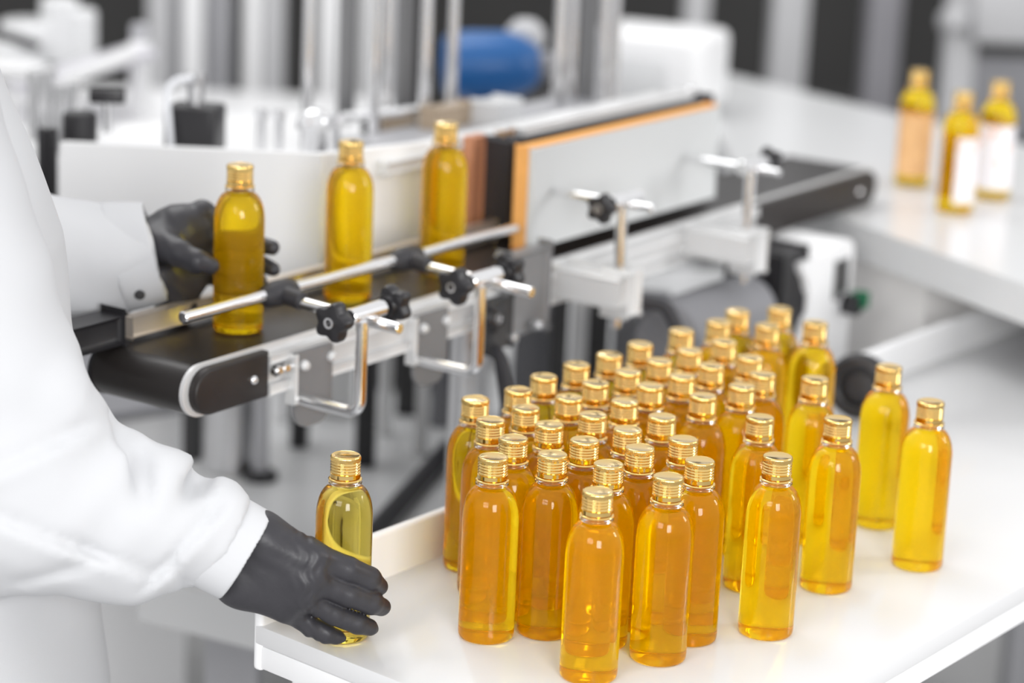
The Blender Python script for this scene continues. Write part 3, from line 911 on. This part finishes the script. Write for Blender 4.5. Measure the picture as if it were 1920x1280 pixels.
def left_glove(G):
    wr = px_(-.335, 2.255, .236)
    pc = px_(-.311, 2.262, .250)
    mcp = [px_(-.290, 2.272, .268), px_(-.286, 2.276, .250), px_(-.289, 2.275, .232), px_(-.295, 2.270, .214)]
    fing = [
        [mcp[0], px_(-.266, 2.284, .246), px_(-.244, 2.282, .240), px_(-.2245, 2.270, .239)],
        [mcp[1], px_(-.264, 2.285, .230), px_(-.242, 2.283, .223), px_(-.2235, 2.269, .219)],
        [mcp[2], px_(-.266, 2.283, .222), px_(-.248, 2.282, .212), px_(-.236, 2.275, .206)],
        [mcp[3], px_(-.276, 2.279, .206), px_(-.262, 2.279, .200), px_(-.252, 2.278, .198)],
    ]
    rad = [[.011, .0095, .0088, .0070]] * 3 + [[.0095, .0080, .0075, .006]]
    d = smin(g_cone(G, px_(-.375, 2.245, .228), wr, .030, .026), g_cone(G, wr, pc, .026, .024), .012)
    for m_ in mcp: d = smin(d, g_cone(G, pc, m_, .020, .012), .012)
    d = smin(d, g_cone(G, px_(-.325, 2.245, .215), px_(-.298, 2.262, .205), .017, .013), .014)
    d = smin(d, g_cone(G, px_(-.326, 2.250, .205), px_(-.305, 2.255, .184), .020, .015), .012)
    th = [px_(-.328, 2.236, .246), px_(-.303, 2.214, .243), px_(-.286, 2.206, .238), px_(-.2735, 2.2095, .2335)]
    t_ = g_cone(G, th[0], th[1], .0175, .0125)
    t_ = smin(t_, g_cone(G, th[1], th[2], .0122, .0108), .003)
    t_ = smin(t_, g_cone(G, th[2], th[3], .0108, .0078), .003)
    out = smin(d, t_, .010)
    for f, r in zip(fing, rad):
        q = g_cone(G, f[0], f[1], r[0], r[1])
        q = smin(q, g_cone(G, f[1], f[2], r[1], r[2]), .002)
        q = smin(q, g_cone(G, f[2], f[3], r[2], r[3]), .002)
        out = np.minimum(out, smin(d, q, .006))
    wv = np.sin((G[..., 0] * .5 + G[..., 2]) * 420 + 3 * np.sin(G[..., 0] * 120)) * .00022
    return out + wv

def coat(G):
    # trunk
    t_ = [px_(-.60, 1.955, .62), px_(-.575, 1.96, .44), px_(-.555, 1.965, .28), px_(-.545, 1.97, .10), px_(-.535, 1.97, -.12), px_(-.53, 1.97, -.38)]
    rr = [.07, .147, .186, .200, .204, .215]
    d = None
    for i in range(len(t_) - 1):
        q = g_cone(G, t_[i], t_[i + 1], rr[i], rr[i + 1])
        d = q if d is None else smin(d, q, .03)
    d = np.maximum(d, (TZ - .36) - G[..., 2])
    # near (right) sleeve
    sh, el = px_(-.50, 1.85, .50), px_(-.385, 1.845, .145)
    n = g_cone(G, sh, el, .085, .084)
    n = smin(n, g_cone(G, el, px_(-.298, 1.862, .112), .080, .064), .03)
    n = smin(n, g_cone(G, px_(-.298, 1.862, .112), px_(-.256, 1.867, .107), .062, .048), .02)
    n = smin(n, g_cone(G, px_(-.256, 1.867, .107), px_(-.231, 1.868, .097), .048, .0385), .012)
    n = smin(n, g_cone(G, px_(-.231, 1.868, .097), px_(-.185, 1.869, .076), .0385, .0370), .010)
    # puffed folds of the sleeve
    n = smin(n, g_cone(G, px_(-.330, 1.84, .150), px_(-.275, 1.85, .140), .046, .034), .012)
    n = smin(n, g_cone(G, px_(-.216, 1.860, .116), px_(-.200, 1.862, .106), .024, .026), .008)
    n = smin(n, g_cone(G, px_(-.345, 1.825, .215), px_(-.320, 1.85, .178), .035, .022), .012)
    # creases
    def crease(d_, a, b, r, depth, k=.006):
        return smax(d_, -(g_cone(G, a, b, r, r * .7) - 0), k)
    n = smax(n, -g_cone(G, px_(-.262, 1.80, .080), px_(-.222, 1.800, .118), .0075, .004) - .0, .012)
    n = smax(n, -g_cone(G, px_(-.292, 1.855, .190), px_(-.262, 1.79, .130), .010, .004), .014)
    n = smax(n, -g_cone(G, px_(-.2365, 1.80, .148), px_(-.2365, 1.92, .148), .012, .012), .008)
    n = smin(n, g_cone(G, px_(-.2165, 1.850, .128), px_(-.2165, 1.880, .130), .010, .010), .012)
    # far (left) sleeve
    f = g_cone(G, px_(-.60, 2.12, .46), px_(-.49, 2.20, .235), .085, .070)
    f = smin(f, g_cone(G, px_(-.49, 2.20, .235), px_(-.385, 2.238, .226), .066, .054), .03)
    f = smin(f, g_cone(G, px_(-.385, 2.238, .226), px_(-.318, 2.252, .236), .052, .042), .012)
    # cuff ends: cut planes and hollow ends
    def cut(d_, c, nrm, ax0, ax1, r):
        c = np.array(c, np.float32); nrm = np.array(nrm, np.float32); nrm /= np.linalg.norm(nrm)
        d_ = smax(d_, (G - c) @ nrm, .002)
        return smax(d_, -g_cone(G, ax0, ax1, r[0], r[1]), .002) if r else d_
    n = cut(n, px_(-.2165, 1.868, .0935), (.865, .0, -.50), px_(-.245, 1.868, .105), px_(-.175, 1.869, .0705), None)
    f = cut(f, px_(-.3285, 2.250, .2330), (.955, .15, .26), px_(-.375, 2.241, .228), px_(-.310, 2.253, .237), (.026, .0385))
    x, y, z = G[..., 0], G[..., 1], G[..., 2]
    w = .0016 * np.sin(46 * x + 30 * z + 2.4 * np.sin(24 * z + 10 * y)) + .0011 * np.sin(95 * z - 60 * x + 3 * np.sin(33 * x))
    n = n + w
    cam_p = np.array((0, 0, TZ + .7605))
    for (a_, b_, dep) in (((276, 1096), (420, 936), .0042), ((312, 1048), (356, 1098), .0035), ((20, 862), (196, 782), .0035), ((-20, 960), (215, 1052), .0040), ((120, 1010), (300, 1080), .0025), ((60, 1085), (200, 1050), .003)):
        pa, pb = np.array(at(*a_, 1.84)), np.array(at(*b_, 1.84))
        nn = np.cross(pa - cam_p, pb - cam_p); nn /= np.linalg.norm(nn)
        dist = (G - cam_p) @ nn.astype(np.float32)
        ab = pb - pa; tt = ((G - pa) @ ab.astype(np.float32)) / float(ab @ ab)
        mask = np.clip(np.minimum(tt, 1 - tt) * 6 + .4, 0, 1) * (y < 1.868)
        n = n + mask * (dep * np.exp(-(dist / .0042) ** 2) - dep * .8 * np.exp(-((dist - .0095) / .007) ** 2))
    f = f + w
    d = d + .004 * np.sin(28 * x + 22 * y + 2.0 * np.sin(9 * z)) + .002 * np.sin(30 * z + 40 * x)
    return smin(smin(d, n, .014), f, .012)

def tube_cuff(G, a, b, ra, rb, c0, c1, nrm, th_):
    q = g_cone(G, a, b, ra, rb) + .0009 * np.sin(85 * G[..., 2] + 60 * G[..., 0] + 40 * G[..., 1])
    q = np.maximum(q, -g_cone(G, a, b, ra - th_, rb - th_))
    nrm = np.array(nrm, np.float32); nrm /= np.linalg.norm(nrm)
    d1 = (G - np.array(c1, np.float32)) @ nrm; d0 = (np.array(c0, np.float32) - G) @ nrm
    return smax(smax(q, d1, .0015), d0, .003)
def near_cuff(G):
    q = tube_cuff(G, px_(-.250, 1.867, .108), px_(-.165, 1.869, .0650), .0405, .0380, px_(-.224, 1.868, .0975), px_(-.2005, 1.868, .0840), (.865, 0, -.50), .0035)
    return q
def far_cuff(G):
    return tube_cuff(G, px_(-.385, 2.238, .226), px_(-.300, 2.255, .2395), .0535, .0425, px_(-.366, 2.242, .229), px_(-.3285, 2.250, .2330), (.955, .15, .26), .004)

me = mesh_from_field(right_glove, (-.272, 1.826, TZ - .002), (-.075, 1.975, TZ + .155), .0014)
link('right_glove', me, M['glove'], pers)
me = mesh_from_field(left_glove, (-.41, 2.185, TZ + .165), (-.20, 2.31, TZ + .295), .0018)
link('left_glove', me, M['glove'], pers)
me = mesh_from_field(coat, (-.86, 1.70, TZ - .40), (-.17, 2.33, TZ + .72), .0048)
ct = link('lab_coat', me, M['coat'], pers)
cf = link('cuff', mesh_from_field(near_cuff, (-.29, 1.82, TZ + .025), (-.155, 1.92, TZ + .17), .0016), M['coat'], ct)
cf = link('cuff', mesh_from_field(far_cuff, (-.42, 2.18, TZ + .16), (-.27, 2.32, TZ + .30), .002), M['coat'], ct)
bm = B(); lathe(bm, [(0, .002), (.003, .0022), (.0048, .0015), (.0050, 0), (0, 0)], at(262, 552, 2.2035), 20, None, (.05, -.93, -.36)); obj('button', bm, M['dark'], ct)

def legs(G):
    d = None
    for sy in (-.10, .10):
        q = smin(g_cone(G, (-.545, 1.97 + sy * .9, .80), (-.54, 1.97 + sy, .46), .092, .070), g_cone(G, (-.54, 1.97 + sy, .46), (-.56, 1.97 + sy, .07), .068, .055), .03)
        d = q if d is None else np.minimum(d, q)
    return np.maximum(d, .05 - G[..., 2])
link('trousers', mesh_from_field(legs, (-.70, 1.74, .03), (-.40, 2.20, .62), .012), M['trousers'], pers)
for sy in (-.10, .10):
    def shoe(G, sy=sy):
        q = smin(g_cone(G, (-.57, 1.97 + sy, .055), (-.44, 1.97 + sy, .038), .045, .036), g_ell(G, (-.40, 1.97 + sy, .035), (.06, .043, .032)), .03)
        return np.maximum(q, .002 - G[..., 2])
    link('shoe', mesh_from_field(shoe, (-.64, 1.90 + sy, -.01), (-.32, 2.04 + sy, .12), .008), M['black'], pers)
def body(G):
    hc = np.array((-.555, 1.965, TZ + .86))
    q = g_ell(G, tuple(hc + np.array((0, 0, .03))), (.098, .076, .105))
    q = smin(q, g_ell(G, tuple(hc + np.array((.03, 0, -.045))), (.065, .056, .068)), .03)
    q = smin(q, g_cone(G, (-.59, 1.962, TZ + .62), (-.572, 1.965, TZ + .80), .062, .054), .03)
    q = smin(q, g_cone(G, tuple(hc + np.array((.090, 0, .015))), tuple(hc + np.array((.108, 0, -.018))), .009, .015), .012)
    for s in (-1, 1):
        q = smin(q, g_ell(G, tuple(hc + np.array((-.005, s * .076, -.005))), (.016, .007, .030)), .006)
        q = smax(q, -g_ell(G, tuple(hc + np.array((.098, s * .033, .022))), (.014, .016, .008)), .012)
    q = smax(q, -g_ell(G, tuple(hc + np.array((.099, 0, -.058))), (.010, .024, .003)), .004)
    return q
link('body', mesh_from_field(body, (-.70, 1.84, TZ + .56), (-.40, 2.09, TZ + 1.02), .006), M['skin'], pers)
def hairf(G):
    hc = np.array((-.555, 1.965, TZ + .86))
    q = g_ell(G, tuple(hc + np.array((-.012, 0, .040))), (.108, .088, .112))
    cutp = (G - (hc + np.array((.045, 0, .02)))) @ np.array((.80, 0, -.60), np.float32)
    return smax(q, cutp, .01) + .0015 * np.sin(G[..., 1] * 320 + 3 * np.sin(G[..., 0] * 50))
link('hair', mesh_from_field(hairf, (-.70, 1.85, TZ + .74), (-.40, 2.08, TZ + 1.04), .006), M['hair'], pers)

# ================================================================== BACKGROUND
# blue motor cover hanging behind the rods
bl = thing('blue_motor', 'blue enamelled motor body blurred behind the chrome rods', 'motor', at(925, 190, 3.55))
p = at(925, 122, 3.55)
ax = (at(1010, 122, 3.55) - at(850, 122, 3.55)).normalized()
bm = B(); lathe(bm, [(0, -.075), (.036, -.072), (.047, -.062), (.049, -.03), (.048, .02), (.040, .045), (.026, .064), (.020, .066), (0, .066)], p, 40, None, ax)
obj('motor_body', bm, M['blue'], bl)
bm = B(); cyl(bm, p + Vector((0, .02, -.040)), Vector((p.x, p.y + .02, TZ - .22)), .03, 24); obj('mount', bm, M['dark'], bl)
bm = B(); cyl(bm, p + ax * .062, p + ax * .085, .020, 24, .003); obj('end_cap', bm, M['midgrey'], bl)
p2 = at(985, 70, 3.62)
bm = B(); lathe(bm, [(0, .028), (.015, .025), (.026, .014), (.030, 0), (.026, -.014), (0, -.02)], p2, 28); obj('cover', bm, M['post'], bl)
# white control box standing at the back on the far table
wbx = thing('white_enclosure', 'white box shaped enclosure with rounded corners at the back of the far table', 'enclosure', at(1240, 205, 3.75))
c0 = at(1232, 122, 3.85)
RW = (Vector((.93, -.37, 0)), Vector((.37, .93, 0)), EZ)
bm = B(); box(bm, c0, (.185, .16, .115), RW, .016, 4); obj('shell', bm, M['panelw'], wbx)
bm = B(); box(bm, c0 + RW[0] * -.02 - RW[1] * .0805 - EZ * .012, (.125, .004, .062), RW, .004); obj('front_panel', bm, M['lightgrey'], wbx)
# racks along the back
def rack_post(px, w, Y, m_='post', d=.12):
    p = at(px, 60, Y)
    bm = B(); box(bm, (p.x, p.y, .75), (w, d, 1.5), None, .006)
    return bm
rk = thing('storage_rack', 'dark storage rack with pale uprights along the back wall', 'rack', (.6, 5.6, 0))
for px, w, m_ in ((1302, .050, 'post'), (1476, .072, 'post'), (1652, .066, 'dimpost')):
    obj('upright', rack_post(px, w, 5.2), M[m_], rk)
for z in (.30, .62):
    bm = B(); box(bm, (.62, 5.42, z), (1.5, .3, .03), None, .003); obj('shelf', bm, M['dark'], rk)
rm = thing('pale_machine', 'pale grey machine frame with round boss at the far right edge', 'machine', (1.05, 4.7, 0))
p = at(1800, 60, 4.9); bm = B(); box(bm, (p.x, p.y, .70), (.055, .08, 1.4), None, .006); obj('upright', bm, M['post'], rm)
p = at(1885, 45, 4.85); bm = B(); box(bm, (p.x, p.y, p.z + .03), (.13, .06, .13), None, .01); obj('head_panel', bm, M['post'], rm)
p = at(1880, 190, 4.85); bm = B(); box(bm, (p.x, p.y + .04, p.z), (.15, .05, .16), None, .01); obj('side_panel', bm, M['midgrey'], rm)
p = at(1885, 190, 4.85); bm = B(); box(bm, (p.x, p.y - .05, p.z - .42), (.16, .06, .55), None, .01); obj('lower_panel', bm, M['grey'], rm)
p = at(1790, 38, 4.78); bm = B(); lathe(bm, [(0, .03), (.014, .028), (.025, .012), (.027, 0), (.027, -.03), (0, -.03)], p, 28, None, (0, -1, .2)); obj('round_boss', bm, M['post'], rm)
bm = B(); cyl(bm, at(1790, 38, 4.80), at(1815, 60, 4.9), .012, 12); obj('boss_arm', bm, M['post'], rm)

# left background: second machine table with feed tray, cylinders, white pillar and glass partition
bt = thing('rear_machine', 'white rear machine with feed tray and steel cylinders at upper left', 'machine', (-.75, 3.9, 0))
p = at(140, 260, 3.6)
bm = B(); box(bm, (p.x - .10, p.y + .15, TZ + .02), (.50, .42, .16), None, .01); obj('base', bm, M['panelw'], bt)
p = at(150, 130, 3.7)
RX = (Vector((.94, .34, 0)), Vector((-.34, .94, 0)), EZ)
Rt = Matrix.Rotation(-.30, 3, 'Y')
RR = tuple(Rt @ v for v in RX)
bm = B(); box(bm, p, (.20, .20, .012), RR, .003); obj('feed_tray', bm, mat('lilac_tray', (.60, .59, .63), .35), bt)
bm = B(); box(bm, at(185, 125, 3.58), (.115, .018, .020), (Vector((.90, 0, .42)), Vector((0, 1, 0)), Vector((-.42, 0, .90))), .004); obj('tray_rail', bm, M['panelw'], bt)
p = at(262, 140, 3.72); bm = B(); cyl(bm, p - EZ * .12, p + EZ * .052, .016, 24, .004); obj('white_pillar', bm, M['panelw'], bt)
p = at(262, 55, 3.72); bm = B(); cyl(bm, p - EZ * .02, p + EZ * .008, .013, 20, .003); obj('pillar_cap', bm, M['grey'], bt)
for px, py, r, h in ((112, 55, .030, .05), (150, 70, .026, .045), (60, 62, .05, .02), (30, 100, .05, .02)):
    p = at(px, py, 3.9); bm = B(); cyl(bm, p - EZ * h, p + EZ * h, r, 28, .006); obj('canister', bm, M['lightgrey'], bt)
for px, py in ((40, 135), (20, 130)):
    p = at(px, py, 3.6); bm = B(); box(bm, p, (.07, .05, .02), None, .005); obj('white_block', bm, M['panelw'], bt)
p = at(25, 72, 3.75); bm = B(); box(bm, p, (.08, .03, .012), (Vector((.96, 0, -.28)), Vector((0, 1, 0)), Vector((.28, 0, .96))), .004); obj('dark_bar', bm, M['dark'], bt)
lc = thing('long_white_cabinet', 'long white cabinet in front of the pale partition, upper left', 'cabinet', (-.45, 4.4, 0))
p = at(400, 175, 4.3)
bm = B(); box(bm, (p.x + .0, p.y + .2, TZ - .40), (.62, .40, .70 + 2 * (p.z - TZ + .02) * .5), None, .008)
obj('body', bm, M['panelw'], lc)
gp = thing('pale_partition', 'pale grey slatted partition with white posts behind the long cabinet', 'partition', (-.5, 5.1, 0))
for px, w, m_ in ((300, .045, 'post'), (362, .040, 'panelw'), (478, .04, 'panelw'), (510, .05, 'post'), (640, .09, 'panelw'), (668, .07, 'panelw'), (735, .05, 'post')):
    p = at(px, 60, 5.0); bm = B(); box(bm, (p.x, p.y, .75), (w, .04, 1.5), None, .004); obj('post', bm, M[m_], gp)
for px, w in ((330, .06), (415, .10), (455, .05)):
    p = at(px, 60, 5.06); bm = B(); box(bm, (p.x, p.y, .75), (w, .02, 1.5), None, .004); obj('panel', bm, M['grey'], gp)
